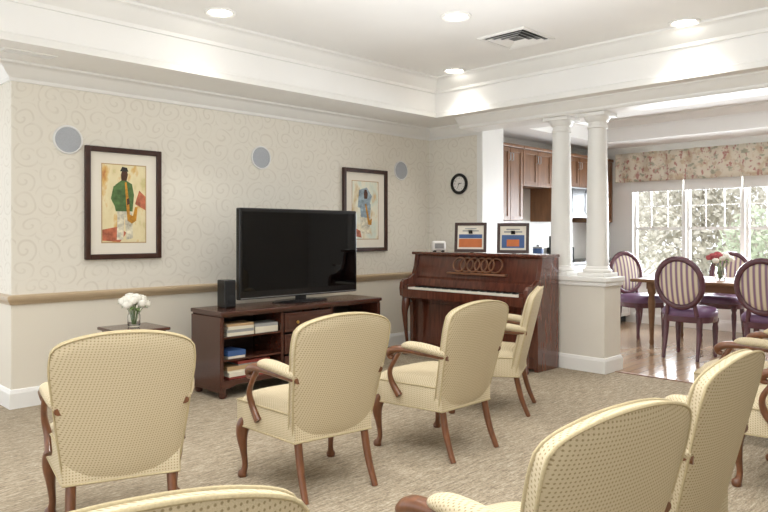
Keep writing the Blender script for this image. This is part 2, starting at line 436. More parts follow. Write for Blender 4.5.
# ------------------------------------------------------------------ armchairs
CHG = 'cream armchairs facing the television'
def make_chair(label):
    t = thing('armchair', label, 'chair', (0, 0, 0), 0, CHG)
    # backrest
    z0 = .275
    def wid(tt): return .220+.053*min(1, tt*1.2)**.9
    def fx(s_, tt):
        zt = .838+.054*(1-abs(s_)**2.2)-.018*abs(s_)**16
        z = z0+tt*(zt-z0)
        x = s_*wid(tt)*(1-.025*max(0, tt-.93)/.07*abs(s_)**5)
        return x, z
    def lean(z): return -.205-.24*(z-.335)
    def shp(s_, tt): return (max(0, 1-abs(s_)**6)*max(0, 1-abs(2*tt-1)**8))**.5
    def fa(u, v_):
        s_ = 2*u-1; x, z = fx(s_, v_)
        return (x, lean(z)+.018+.032*shp(s_, v_)+.022*s_*s_, z)
    def fb(u, v_):
        s_ = 2*u-1; x, z = fx(s_, v_)
        return (x*1.0, lean(z)-.018-.009*shp(s_, v_)+.022*s_*s_, z)
    mb = MB(); ra, rb = mb.pillow(fa, fb, 32, 22)
    bk = mb.build('backrest', M['fabric'], t, smooth=50)
    pm = MB(); pm.tube(rb, .0048, 6, closed=True); pm.tube(ra, .0048, 6, closed=True); pm.build('piping', M['pipe'], bk, smooth=60)
    # seat
    def sx(u, v_, zz, e):
        s_ = 2*u-1; y = -.215+.485*v_; w = .225+.07*v_
        y2 = y+.03*(1-s_*s_)*v_
        return (s_*w*(1+e), y2, zz)
    def sa(u, v_):
        s_ = 2*u-1; q = (max(0, 1-abs(s_)**5)*max(0, 1-abs(2*v_-1)**6))**.5
        return sx(u, v_, .405+.055*q, 0)
    def sb(u, v_): return sx(u, v_, .275, 0)
    mb = MB(); ra, rb = mb.pillow(sa, sb, 14, 14)
    st = mb.build('seat', M['fabric'], t, smooth=50)
    pm = MB(); pm.tube(ra, .0048, 6, closed=True); pm.tube(rb, .0048, 6, closed=True); pm.build('piping', M['pipe'], st, smooth=60)
    for sg in (-1, 1):
        a = MB()
        ctube(a, [(sg*.235, -.27, .585, .016), (sg*.262, -.12, .598, .019), (sg*.285, .02, .607, .021), (sg*.292, .09, .60, .023), (sg*.292, .125, .58, .023), (sg*.29, .125, .555, .018), (sg*.288, .10, .55, .012)], 10, 5, asp=(1.25, 1))
        ctube(a, [(sg*.284, .05, .60, .016), (sg*.296, .085, .54, .014), (sg*.296, .125, .47, .015), (sg*.282, .12, .40, .018), (sg*.272, .07, .33, .022)], 10, 5)
        ar = a.build('arm', M['cherry'], t, smooth=60)
        p = MB(); ctube(p, [(sg*.235, -.265, .605, .026), (sg*.25, -.2, .618, .032), (sg*.266, -.10, .63, .034), (sg*.277, -.02, .633, .032), (sg*.283, .02, .628, .022), (sg*.285, .038, .622, .008)], 12, 4, asp=(1.15, .8))
        p.build('arm_pad', M['fabric'], ar, smooth=60)
        l = MB(); ctube(l, [(sg*.255, .225, .32, .03), (sg*.272, .245, .27, .036), (sg*.278, .25, .215, .03), (sg*.272, .243, .14, .019), (sg*.266, .238, .07, .015), (sg*.27, .243, .035, .018), (sg*.275, .25, .018, .026), (sg*.275, .25, .0, .022)], 10, 4)
        l.build('leg', M['cherry'], t, smooth=60)
        l = MB(); ctube(l, [(sg*.195, -.185, .34, .022), (sg*.195, -.195, .26, .021), (sg*.198, -.23, .12, .019), (sg*.203, -.28, .0, .016)], 8, 4)
        l.build('leg', M['cherry'], t, smooth=60)
    return t
c0 = make_chair('cream dotted armchair at far left, seen squarely from behind before the small flower table')
c0.location = (1.31, 2.95, 0); c0.rotation_euler = (0, 0, rad(-20))
for (x, y, rz, lab) in [
    (2.27, 2.80, -8, 'cream dotted armchair standing directly in front of the media console'),
    (3.18, 2.71, 0, 'cream dotted armchair between the console chair and the piano, wooden left arm showing'),
    (4.16, 3.02, 27, 'cream dotted armchair turned sideways closest to the upright piano'),
    (.54, 1.27, -15, 'cream dotted armchair in the near row with only its curved top edge in frame'),
    (1.545, 1.03, -9, 'largest cream dotted armchair back in the foreground, wooden arm tip at its left'),
    (2.40, 1.09, 0, 'cream dotted armchair just right of the largest foreground chair, seen nearly side-on'),
    (4.0, .95, 0, 'cream dotted armchair cut by the right edge, nearer one with a seat showing'),
    (4.70, 1.40, 0, 'cream dotted armchair cut by the right edge, farther one nearest the wood floor')]:
    dup(c0, (x, y, 0), rad(rz), lab)

# ------------------------------------------------------------------ TV console
ST = thing('media_console', 'dark mahogany media console with open shelves and drawers under the television', 'tv stand', (3.695, 4.822, 0))
L = .845; D = .217; ZC = .675
MB().box(-L-.02, L+.02, -D-.02, D+.01, ZC-.032, ZC, .008).box(-L-.005, L+.005, -D-.006, D, ZC-.045, ZC-.03, .004).build('top', M['mahog'], ST)
for sg in (-1, 1):
    MB().box(sg*L-.017, sg*L+.017, -D, D, .05, ZC-.045, .004).build('side_panel', M['mahog'], ST)
    MB().box(sg*.27-.012, sg*.27+.012, -D+.005, D-.02, .10, ZC-.045, .003).build('divider', M['mahog'], ST)
    for dy in (-D+.04, D-.04):
        MB().lathe([(.025, 0), (.035, .02), (.03, .05), (.036, .08)], 14, (sg*(L-.03), dy, 0)).build('foot', M['mahog'], ST, smooth=50)
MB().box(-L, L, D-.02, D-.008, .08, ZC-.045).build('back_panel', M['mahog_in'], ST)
MB().prism([(-L-.01, .08), (-L+.07, .08), (-L+.13, .105), (L-.13, .105), (L-.07, .08), (L+.01, .08), (L+.01, .14), (-L-.01, .14)], 'y', -D-.01, -D+.012, .003).build('plinth', M['mahog'], ST)
for x0, x1 in ((-L+.017, -.282), (-.258, .258), (.282, L-.017)):
    MB().box(x0, x1, -D+.004, D-.02, .122, .14).build('shelf', M['mahog'], ST)
for x0, x1 in ((-L+.017, -.282), (.282, L-.017)):
    for z in (.30, .475): MB().box(x0, x1, -D+.012, D-.02, z-.015, z).build('shelf', M['mahog'], ST)
for z0_, z1_ in ((.455, .615), (.275, .44)):
    d = MB().box(-.25, .25, -D-.004, -D+.016, z0_, z1_, .005).box(-.225, .225, -D-.010, -D, z0_+.025, z1_-.025, .005).build('drawer', M['mahog'], ST)
    for sg in (-1, 1): MB().lathe2((sg*.13, -D-.022, (z0_+z1_)/2), .014, .012, .014, 10, 6).build('knob', M['brass'], d, smooth=60)
d = MB().box(-.25, .25, -D-.004, -D+.016, .15, .26, .005).build('drawer', M['mahog'], ST)
MB().lathe2((0, -D-.014, .205), .014, .012, .014, 10, 6).build('knob', M['brass'], d, smooth=60)

# books / boxes in the left bay (x 2.87..3.41, y 4.61..5.0)
def book(x, y, z, w, d, h, m, label, group, rz=0, cat='book'):
    b_ = MB(); b_.mi = 0
    b_.box(-w/2, w/2, -d/2, d/2, 0, .004); b_.box(-w/2, w/2, -d/2, d/2, h-.004, h); b_.box(-w/2, w/2, -d/2, -d/2+.004, .004, h-.004)
    b_.mi = 1; b_.box(-w/2+.005, w/2-.005, -d/2+.004, d/2-.005, .004, h-.004)
    o = b_.build('book', [m, M['paper']], None, (x, y, z), (0, 0, rz)); return tag(o, label, cat, group)
zz = .475
for k, (hh, mm, lb) in enumerate([(.026, 'cream', 'cream book at the bottom of the left stack on the console top shelf'), (.022, 'grey', 'grey book second from bottom of the left stack on the top shelf'),
                                  (.026, 'cream', 'cream book second from top of the left stack on the top shelf'), (.02, 'tan', 'tan book topmost of the left stack on the top shelf')]):
    book(3.04, 4.72, zz, .24, .17, hh, M[mm], lb, 'books lying on the top shelf of the console', rad(RND.uniform(-4, 4))); zz += hh
zz = .475
for k, (hh, mm, lb) in enumerate([(.024, 'cream', 'cream book at the bottom of the right stack on the console top shelf'), (.024, 'cream', 'cream book in the middle of the right stack on the top shelf'),
                                  (.026, 'grey', 'grey book topmost of the right stack on the top shelf')]):
    book(3.29, 4.72, zz, .22, .16, hh, M[mm], lb, 'books lying on the top shelf of the console', rad(RND.uniform(-4, 4))); zz += hh
def gamebox(x, y, z, w, d, h, m1, m2, label, group):
    t = thing('game_box', label, 'box', (x, y, z), 0, group)
    MB().box(-w/2+.003, w/2-.003, -d/2+.003, d/2-.003, 0, h*.6).build('tray', M[m2], t)
    MB().box(-w/2, w/2, -d/2, d/2, h*.3, h, .002).build('lid', M[m1], t)
gamebox(3.00, 4.73, .30, .16, .2, .06, 'blue', 'cream', 'blue box on the middle shelf of the media console', 'boxes on the console shelves')
gamebox(3.15, 4.77, .14, .44, .28, .05, 'cream', 'red', 'cream flat game box at the bottom of the lowest console shelf', 'boxes on the console shelves')
gamebox(3.12, 4.77, .19, .40, .26, .045, 'tan', 'cream', 'tan flat game box stacked on the cream one on the lowest shelf', 'boxes on the console shelves')
gamebox(3.17, 4.75, .235, .30, .22, .035, 'red', 'grey', 'red flat game box topmost on the lowest console shelf', 'boxes on the console shelves')
zz = .475
for hh, mm, lb in [(.03, 'grey', 'grey book flat at the bottom of the console right bay'), (.03, 'cream', 'cream book flat on the grey one in the console right bay')]:
    book(4.12, 4.75, zz, .22, .16, hh, M[mm], lb, 'books in the right bay of the console'); zz += hh

# television
TV = thing('television', 'large black flat screen television on the dark console', 'television', (3.81, 4.86, ZC))
W2 = .655; TB, TT = .05, .815
MB().lathe([(.285, 0), (.29, .006), (.27, .014), (.06, .022)], 36, sy=.5).build('stand_base', M['black'], TV, smooth=40)
MB().box(-.05, .05, -.02, .02, .015, .12, .008).build('neck', M['black'], TV)
MB().box(-W2, W2, -.03, .03, TB, TT, .012, 3).box(-.4, .4, .03, .07, TB+.1, TT-.1, .02).build('cabinet', M['black'], TV)
MB().box(-W2+.03, W2-.03, -.034, -.029, TB+.07, TT-.032).build('screen', M['screen'], TV)
MB().box(-W2+.01, W2-.01, -.036, -.028, TB+.008, TB+.016, .002).build('trim_strip', M['steel'], TV)
# small speaker left of tv
SP = thing('desktop_speaker', 'small black box speaker on the console just left of the television', 'speaker', (3.05, 4.86, ZC))
MB().box(-.052, .052, -.06, .06, 0, .225, .008).build('body', M['black'], SP)
MB().box(-.045, .045, -.066, -.059, .012, .213, .004).build('grille', M['blackmatte'], SP)
MB().lathe([(.03, 0), (.036, .004), (.03, .008)], 20).build('cone_ring', M['blackmatte'], SP, (0, -.064, .07), (rad(90), 0, 0), smooth=50)

# ------------------------------------------------------------------ piano
PN = thing('upright_piano', 'dark walnut upright piano with scrolled music desk against the half wall', 'piano', (5.6, 4.245, 0))
HL = .795
for sg in (-1, 1):
    y0 = sg*HL-(.045 if sg > 0 else 0)
    MB().prism([(.2, 0), (.2, 1.05), (-.085, 1.05), (-.10, .93), (-.13, .845), (-.20, .80), (-.29, .79), (-.325, .76), (-.335, .70), (-.325, .62), (-.28, .595), (-.2, .58), (-.165, .54), (-.16, 0)], 'y', y0, y0+.045, .004).build('side_panel', M['piano'], PN)
    l = MB(); ctube(l, [(-.275, sg*(HL-.05), .60, .045), (-.285, sg*(HL-.05), .53, .045), (-.30, sg*(HL-.05), .45, .034), (-.285, sg*(HL-.05), .28, .022), (-.265, sg*(HL-.05), .12, .018), (-.275, sg*(HL-.05), .05, .024), (-.29, sg*(HL-.05), .02, .034), (-.29, sg*(HL-.05), 0, .03)], 12, 4)
    l.build('leg', M['piano'], PN, smooth=60)
MB().box(-.125, .2, -HL-.015, HL+.015, 1.05, 1.08, .01, 3).build('lid', M['piano'], PN)
MB().prism([(-.06, 1.05), (-.03, 1.05), (-.03, .76), (-.10, .79), (-.10, .82)], 'y', -HL+.045, HL-.045).build('upper_panel', M['piano'], PN)
MB().box(.16, .19, -HL+.045, HL-.045, .05, 1.05).build('back_board', M['mahog_in'], PN)
md = MB()
for k in range(6):
    yc = -.29+.088*k
    md.tube([(-.112-.010*(k % 2)+.02*math.sin(a), yc+.078*math.cos(a), .962+.068*math.sin(a)) for a in [2*PI*j/28 for j in range(28)]], .0085, 6, closed=True)
md.box(-.15, -.09, -.42, .30, .862, .882, .005)
md.build('music_desk', M['pianolight'], PN, smooth=60)
MB().prism([(-.13, .715), (-.105, .715), (-.095, .80), (-.115, .80)], 'y', -HL+.045, HL-.045).build('fallboard', M['piano'], PN)
MB().box(-.325, -.10, -HL+.045, HL-.045, .60, .67).build('keybed', M['piano'], PN)
MB().box(-.34, -.318, -HL+.045, HL-.045, .61, .695, .005).build('key_slip', M['piano'], PN)
for sg in (-1, 1): MB().box(-.318, -.13, sg*(HL-.045) - (.06 if sg > 0 else 0), sg*(HL-.045)+(0 if sg > 0 else .06), .67, .735, .005).build('key_block', M['piano'], PN)
kw = 1.374/52
wk = MB().box(-.313, -.135, -kw/2+.0008, kw/2-.0008, .685, .712, .0015).build('white_key', M['ivory'], PN)
for k in range(52):
    o = wk if k == 0 else wk.copy()
    if k: C.objects.link(o); o.parent = PN
    o.location = (0, -.687+kw*(k+.5), 0)
bk = MB().prism([(-.255, .712), (-.135, .712), (-.135, .724), (-.25, .724)], 'y', -.0055, .0055).build('black_key', M['black'], PN)
first = True
for k in range(51):
    if k % 7 in (1, 4): continue
    o = bk if first else bk.copy()
    if not first: C.objects.link(o); o.parent = PN
    first = False
    o.location = (0, -.687+kw*(k+1), 0)
MB().box(-.125, -.10, -HL+.045, HL-.045, .12, .60).box(-.13, -.12, -HL+.15, HL-.15, .18, .54, .004).build('lower_panel', M['piano'], PN)
MB().box(-.15, .16, -HL+.045, HL-.045, .02, .12, .005).build('bottom_board', M['piano'], PN)
for yy in (-.1, 0, .1): MB().box(-.23, -.14, yy-.02, yy+.02, .05, .06, .004).build('pedal', M['brass'], PN)
# things on the piano
AC = thing('alarm_clock', 'small white alarm clock on the left end of the piano lid', 'clock', (5.64, 4.81, 1.08), rad(-35))
MB().box(-.075, .075, -.03, .03, .008, .115, .02, 3).build('case', M['white'], AC, smooth=60)
MB().box(-.05, .05, -.034, -.028, .035, .09, .004).build('display', M['grey'], AC)
for sg in (-1, 1): MB().box(sg*.045-.015, sg*.045+.015, -.025, .025, 0, .015, .003).build('foot', M['black'], AC)
def deskframe(x, y, rz, w, h, label, kind):
    t = thing('picture_frame', label, 'picture frame', (x, y, 1.081), rz, 'framed prints on the piano')
    tl = (rad(-8), 0, 0)
    f = MB(); b_ = .03
    f.box(-w/2, -w/2+b_, -.011, .007, 0, h, .003).box(w/2-b_, w/2, -.011, .007, 0, h, .003).box(-w/2+b_, w/2-b_, -.011, .007, 0, b_, .003).box(-w/2+b_, w/2-b_, -.011, .007, h-b_, h, .003).box(-w/2+.005, w/2-.005, .0, .006, .005, h-.005)
    f.build('frame', M['framewood'], t, (0, 0, .003), tl)
    MB().box(-w/2+b_, w/2-b_, -.004, 0, b_, h-b_).build('mount', M['mount'], t, (0, 0, .003), tl)
    p = MB()
    iw = w/2-b_-.016
    if kind == 0:
        p.mi = 0; p.box(-iw, iw, -.006, -.004, b_+.02, h*.45); p.mi = 1; p.box(-iw, iw, -.006, -.004, h*.47, h*.60); p.mi = 2; p.box(-iw*.7, iw*.7, -.006, -.004, h*.70, h*.74); p.box(-iw*.5, iw*.5, -.006, -.004, h*.78, h*.81)
    else:
        p.mi = 1; p.box(-iw, iw, -.006, -.004, b_+.02, h*.60); p.mi = 0; p.box(-iw*.55, iw*.55, -.0065, -.005, h*.22, h*.45); p.mi = 2; p.box(-iw*.8, iw*.8, -.006, -.004, h*.68, h*.73); p.box(-iw*.6, iw*.6, -.006, -.004, h*.77, h*.81)
    p.build('print', [M['orange'], M['blue'], M['grey']], t, (0, 0, .003), tl)
    MB().prism([(.007, h*.75), (.011, h*.75), (.11, 0), (.10, 0)], 'x', -.02, .02).build('easel_back', M['black'], t)
deskframe(5.61, 4.36, rad(-62), .33, .305, 'dark framed print with orange block, left of two on the piano', 0)
deskframe(5.61, 3.84, rad(-62), .31, .295, 'dark framed print with blue block, right of two on the piano', 1)

# ------------------------------------------------------------------ wall things
def wall_picture(x0, x1, z0_, z1_, label, cv, kind):
    t = thing('wall_picture', label, 'picture', ((x0+x1)/2, YW, z0_), 0, 'framed paintings on the television wall')
    w = (x1-x0)/2; h = z1_-z0_; b_ = .042
    f = MB()
    for q in ((-w, -w+b_, 0, h), (w-b_, w, 0, h), (-w+b_, w-b_, 0, b_), (-w+b_, w-b_, h-b_, h)): f.box(q[0], q[1], -.035, -.001, q[2], q[3], .006)
    f.build('frame', M['framewood'], t)
    MB().box(-w+b_, w-b_, -.014, -.002, b_, h-b_).build('mount', M['mount'], t)
    mw = .095
    MB().box(-w+b_+mw-.008, w-b_-mw+.008, -.0155, -.014, b_+mw-.008, h-b_-mw+.008).build('mount_line', M['tan'], t)
    cw, c0_, c1_ = w-b_-mw, b_+mw, h-b_-mw
    MB().box(-cw, cw, -.017, -.0155, c0_, c1_).build('canvas', M[cv], t)
    fg = MB(); H = c1_-c0_
    def patch(mi, pts, lay):
        fg.mi = mi; fg.prism([(p[0]*cw, c0_+p[1]*H) for p in pts], 'y', -.0172-.0004*lay, -.017)
    if kind == 0:
        patch(5, [(-1, .02), (-.2, .0), (.1, .12), (-.3, .2), (-1, .16)], 1)
        patch(5, [(.5, .5), (1, .42), (1, .6), (.7, .68)], 1)
        patch(4, [(-.35, .03), (-.05, .03), (.0, .38), (.1, .03), (.4, .05), (.35, .45), (-.32, .45)], 2)
        patch(0, [(-.4, .40), (.38, .40), (.45, .62), (.35, .76), (.1, .80), (-.15, .80), (-.42, .74), (-.52, .58)], 3)
        patch(0, [(-.5, .72), (-.38, .74), (-.28, .52), (.05, .47), (.02, .41), (-.4, .44), (-.62, .56)], 4)
        patch(1, [(-.14, .80), (.1, .80), (.16, .88), (.1, .95), (-.08, .95), (-.16, .88)], 4)
        patch(3, [(-.2, .92), (.18, .92), (.12, .97), (-.1, .98)], 5)
        patch(2, [(.02, .78), (.1, .78), (.22, .5), (.25, .36), (.4, .34), (.5, .46), (.62, .46), (.55, .28), (.35, .24), (.14, .28), (.08, .5)], 6)
        patch(1, [(.1, .56), (.22, .58), (.24, .5), (.12, .48)], 7)
    else:
        patch(6, [(-.6, .55), (.2, .5), (.5, .75), (.1, .9), (-.5, .85)], 1)
        patch(4, [(-.3, .1), (.3, .08), (.45, .5), (.2, .68), (-.25, .66), (-.42, .4)], 2)
        patch(6, [(-.35, .38), (.35, .36), (.4, .6), (.15, .7), (-.2, .7), (-.42, .58)], 3)
        patch(1, [(-.1, .70), (.12, .70), (.17, .79), (.08, .86), (-.08, .86), (-.14, .78)], 4)
        patch(2, [(-.05, .6), (.05, .62), (.3, .32), (.5, .36), (.45, .24), (.2, .25)], 5)
        patch(5, [(-.9, .05), (-.3, .02), (-.4, .14), (-.9, .2)], 2)
    fg.build('painted_figure', [M['paint_jacket'], M['paint_skin'], M['paint_sax'], M['paint_dark'], M['paint_cloth'], M['paint_redp2'], M['paint_bl']], t)
wall_picture(2.14, 2.772, 1.07, 1.965, 'dark framed painting of a green jacketed saxophone player, left of the television', 'canvas1', 0)
wall_picture(4.819, 5.478, 1.08, 1.975, 'dark framed pale painting on the wall right of the television', 'canvas2', 1)
for x, lab in ((2.018, 'round grey wall speaker above left of the saxophone painting'), (3.794, 'round grey wall speaker above the television'), (5.72, 'round grey wall speaker right of the pale painting, nearest the corner')):
    t = thing('wall_speaker', lab, 'speaker', (x, YW, 1.995), 0, 'round speakers in the television wall')
    MB().ring([(.098, .001), (.112, .001), (.112, .008), (.106, .014), (.098, .012)], 36).build('rim', M['grillering'], t, (0, 0, 0), (rad(90), 0, 0), smooth=40)
    MB().lathe([(0, .011), (.05, .0105), (.097, .008), (.097, .001)], 36).build('grille', M['grille'], t, (0, 0, 0), (rad(90), 0, 0), smooth=40)
# wall clock faces -x
CK = thing('wall_clock', 'round black rimmed wall clock with white face above the piano', 'clock', (XW, 4.985, 1.845), rad(-90))
MB().ring([(.084, .002), (.118, .002), (.122, .018), (.113, .032), (.095, .032), (.084, .016)], 36).build('rim', M['black'], CK, (0, 0, 0), (rad(90), 0, 0), smooth=40)
MB().lathe([(0, .014), (.09, .014), (.09, .003)], 36).build('face', M['white'], CK, (0, 0, 0), (rad(90), 0, 0))
nm = MB()
for k in range(12):
    a = 2*PI*k/12
    tx = bpy.data.curves.new('numeral_text', 'FONT'); tx.body = str(12 if k == 0 else k); tx.size = .024; tx.align_x = 'CENTER'; tx.align_y = 'CENTER'
    to = bpy.data.objects.new('numeral_text', tx); C.objects.link(to); bpy.context.view_layer.update()
    me = bpy.data.meshes.new_from_object(to)
    Mx = Matrix.Translation((.068*math.sin(a), -.0148, .068*math.cos(a))) @ Matrix.Rotation(rad(90), 4, 'X')
    me.transform(Mx); nm.bm.from_mesh(me); bpy.data.meshes.remove(me); bpy.data.objects.remove(to); bpy.data.curves.remove(tx)
nm.build('numerals', M['black'], CK, fix=False)
def hand(ang, ln, w, y):
    a = rad(ang); d = Vector((math.sin(a), 0, math.cos(a))); p = Vector((d.z, 0, -d.x))
    mb = MB(); q = [-d*.014-p*w, -d*.014+p*w, d*ln+p*w*.5, d*ln-p*w*.5]
    mb.prism([(v_.x, v_.z) for v_ in q], 'y', y-.001, y); return mb.build('clock_hand', M['black'], CK)
hand(80, .045, .004, -.0165); hand(205, .062, .003, -.018)

# ------------------------------------------------------------------ ceiling fixtures
LG = 'recessed lights in the ceiling tray'
LI = [(2.75, 4.47, 'round recessed ceiling light at upper left above the television wall'), (4.06, 3.29, 'round recessed ceiling light just left of the square air vent'),
      (5.43, 2.13, 'round recessed ceiling light at upper right above the beam'), (5.40, 4.40, 'round recessed ceiling light in the far corner of the tray')]
l0 = None
for (x, y, lab) in LI:
    if l0 is None:
        l0 = thing('ceiling_light', lab, 'ceiling light', (x, y, ZT), 0, LG)
        MB().ring([(.085, -.001), (.118, -.001), (.116, -.010), (.104, -.016), (.085, -.008)], 32).build('trim_ring', M['trim'], l0, smooth=40)
        MB().lathe([(0, -.005), (.085, -.005), (.085, -.001)], 32).build('lens', M['lamp'], l0)
    else: dup(l0, (x, y, ZT), 0, lab)
VT = thing('ceiling_vent', 'square white ceiling air vent with angled louvres', 'vent', (4.876, 3.306, ZT))
f = MB(); q = .235
f.box(-q, q, -q, -q+.032, -.014, 0, .003).box(-q, q, q-.032, q, -.014, 0, .003).box(-q, -q+.032, -q+.032, q-.032, -.014, 0, .003).box(q-.032, q, -q+.032, q-.032, -.014, 0, .003)
f.build('frame', M['trim'], VT)
MB().box(-q+.02, q-.02, -q+.02, q-.02, -.002, 0).build('backing', M['black'], VT)
for k in range(4):
    r = .20-.048*k; s_ = MB()
    s_.mould([(0, -.004), (.0, -.006), (.024, -.019), (.024, -.016)], [(-r, -r), (r, -r), (r, r), (-r, r), (-r, -r+.0001)])
    s_.build('louvre', M['trim'], VT)
# slim diffuser in the soffit by the left corner
t = thing('soffit_vent', 'slim white air diffuser in the low ceiling at far left', 'vent', (1.62, 5.07, ZS))
MB().box(-.17, .17, -.06, -.045, -.008, 0).box(-.17, .17, .045, .06, -.008, 0).box(-.17, -.155, -.045, .045, -.008, 0).box(.155, .17, -.045, .045, -.008, 0).build('frame', M['trim'], t)
for k in range(4): MB().box(-.155, .155, -.04+.023*k, -.028+.023*k, -.006, -.001).build('slat', M['grillering'], t)

# ------------------------------------------------------------------ side table + flowers
TB_ = thing('side_table', 'small dark wood side table holding the white flowers', 'table', (2.25, 4.82, 0))
MB().box(-.19, .19, -.19, .19, .575, .598, .006).build('tabletop', M['mahog'], TB_)
MB().box(-.165, .165, -.165, .165, .49, .575, .003).build('apron', M['mahog'], TB_)
MB().box(-.165, .165, -.165, .165, .16, .175, .003).build('shelf', M['mahog'], TB_)
for sx_ in (-1, 1):
    for sy_ in (-1, 1):
        MB().tube([(sx_*.155, sy_*.155, .50), (sx_*.155, sy_*.155, 0)], [.026, .016], 4, up=(1, 1, 0)).build('leg', M['mahog'], TB_)
def rose(mb, c, r, seed, flat=1.0):
    rr = random.Random(seed); c = Vector(c)
    mb.lathe2(c, r*.45, r*.45, r*.5, 8, 5)
    for (n, e0, sc) in ((3, 60, .62), (5, 35, .8), (6, 8, 1.0)):
        a0 = rr.random()*6
        for k in range(n):
            a = a0+2*PI*k/n; wd = 2*PI/n*.62
            def fn(u, v_):
                aa = a+(u-.5)*2*wd; el = rad(-55+(e0+55+20)*v_)
                q = r*sc*(1+.12*v_-.15*(2*u-1)**2*v_)
                return c+Vector((q*math.cos(el)*math.cos(aa), q*math.cos(el)*math.sin(aa), q*math.sin(el)*flat))
            mb.sheet(fn, 3, 3)
def bouquet(loc, label, cols, r, n, spread, hgt, seed):
    rr = random.Random(seed)
    t = thing('bouquet', label, 'flowers', loc); st = MB(); lf = MB()
    for k in range(n):
        a = 2.4*k; q = spread*math.sqrt((k+.3)/n)
        x, y = q*math.cos(a), q*math.sin(a); z = hgt+ (spread*.55)*(1-(q/spread)**2)+rr.uniform(-.01, .01)
        mb = MB(); rose(mb, (x, y, z), r*rr.uniform(.85, 1.12), seed+k); mb.build('blossom', M[cols[k % len(cols)]], t, smooth=60)
        st.tube([(x*.15, y*.15, .012), (x*.35, y*.35, hgt*.5), (x, y, z)], .0025, 5)
    for k in range(10):
        a = 2*PI*k/10+.3; q = spread*rr.uniform(.8, 1.15); d = Vector((math.cos(a), math.sin(a), 0)); p = Vector((-d.y, d.x, 0))
        z = hgt-.02+rr.uniform(-.02, .03); w = r*.55
        lf.bm.faces.new([lf.bm.verts.new(v_) for v_ in (d*q*.45+Vector((0, 0, z-.02)), d*q*.8+p*w+Vector((0, 0, z+.01)), d*q*1.25+Vector((0, 0, z-.015)), d*q*.8-p*w+Vector((0, 0, z+.01)))])
    st.build('stems', M['green'], t); lf.build('leaves', M['green'], t)
    return t
def vase(loc, label, k=1):
    o = MB().lathe([(0, 0), (.038*k, 0), (.045*k, .02*k), (.045*k, .08*k), (.038*k, .105*k), (.043*k, .125*k), (.039*k, .125*k), (.034*k, .105*k), (.041*k, .08*k), (.041*k, .022*k), (.034*k, .01*k), (0, .01*k)], 24).build('vase', M['glass'], None, loc, smooth=50)
    return tag(o, label, 'vase')
vase((2.25, 4.82, .599), 'clear glass vase of white roses on the small side table')
bouquet((2.25, 4.82, .604), 'bunch of white roses in the glass vase on the side table', ['petal'], .036, 14, .085, .165, 11)

# ------------------------------------------------------------------ dining set
DT = thing('dining_table', 'long wooden dining table before the windows with flowers on it', 'table', (8.15, 2.2, 0))
MB().box(-.55, .55, -1.4, 1.4, .72, .755, .01, 3).build('tabletop', M['tablewood'], DT)
MB().box(-.45, .45, -1.25, 1.25, .64, .72, .004).build('apron', M['tablewood'], DT)
for sx_ in (-1, 1):
    for sy_ in (-1, 1):
        MB().lathe([(.022, 0), (.03, .03), (.022, .06), (.032, .3), (.042, .5), (.03, .55), (.045, .6), (.045, .7)], 14, (sx_*.42, sy_*1.2, 0)).build('leg', M['tablewood'], DT, smooth=50)
vase((8.1, 2.78, .756), 'glass vase of mixed pink, red and white flowers on the dining table', 1.2)
bouquet((8.1, 2.78, .762), 'mixed pink, red and white flowers in a vase on the dining table', ['petal', 'redp', 'petal', 'pink', 'redp'], .034, 18, .13, .22, 31)
DG = 'oval back chairs at the dining table'
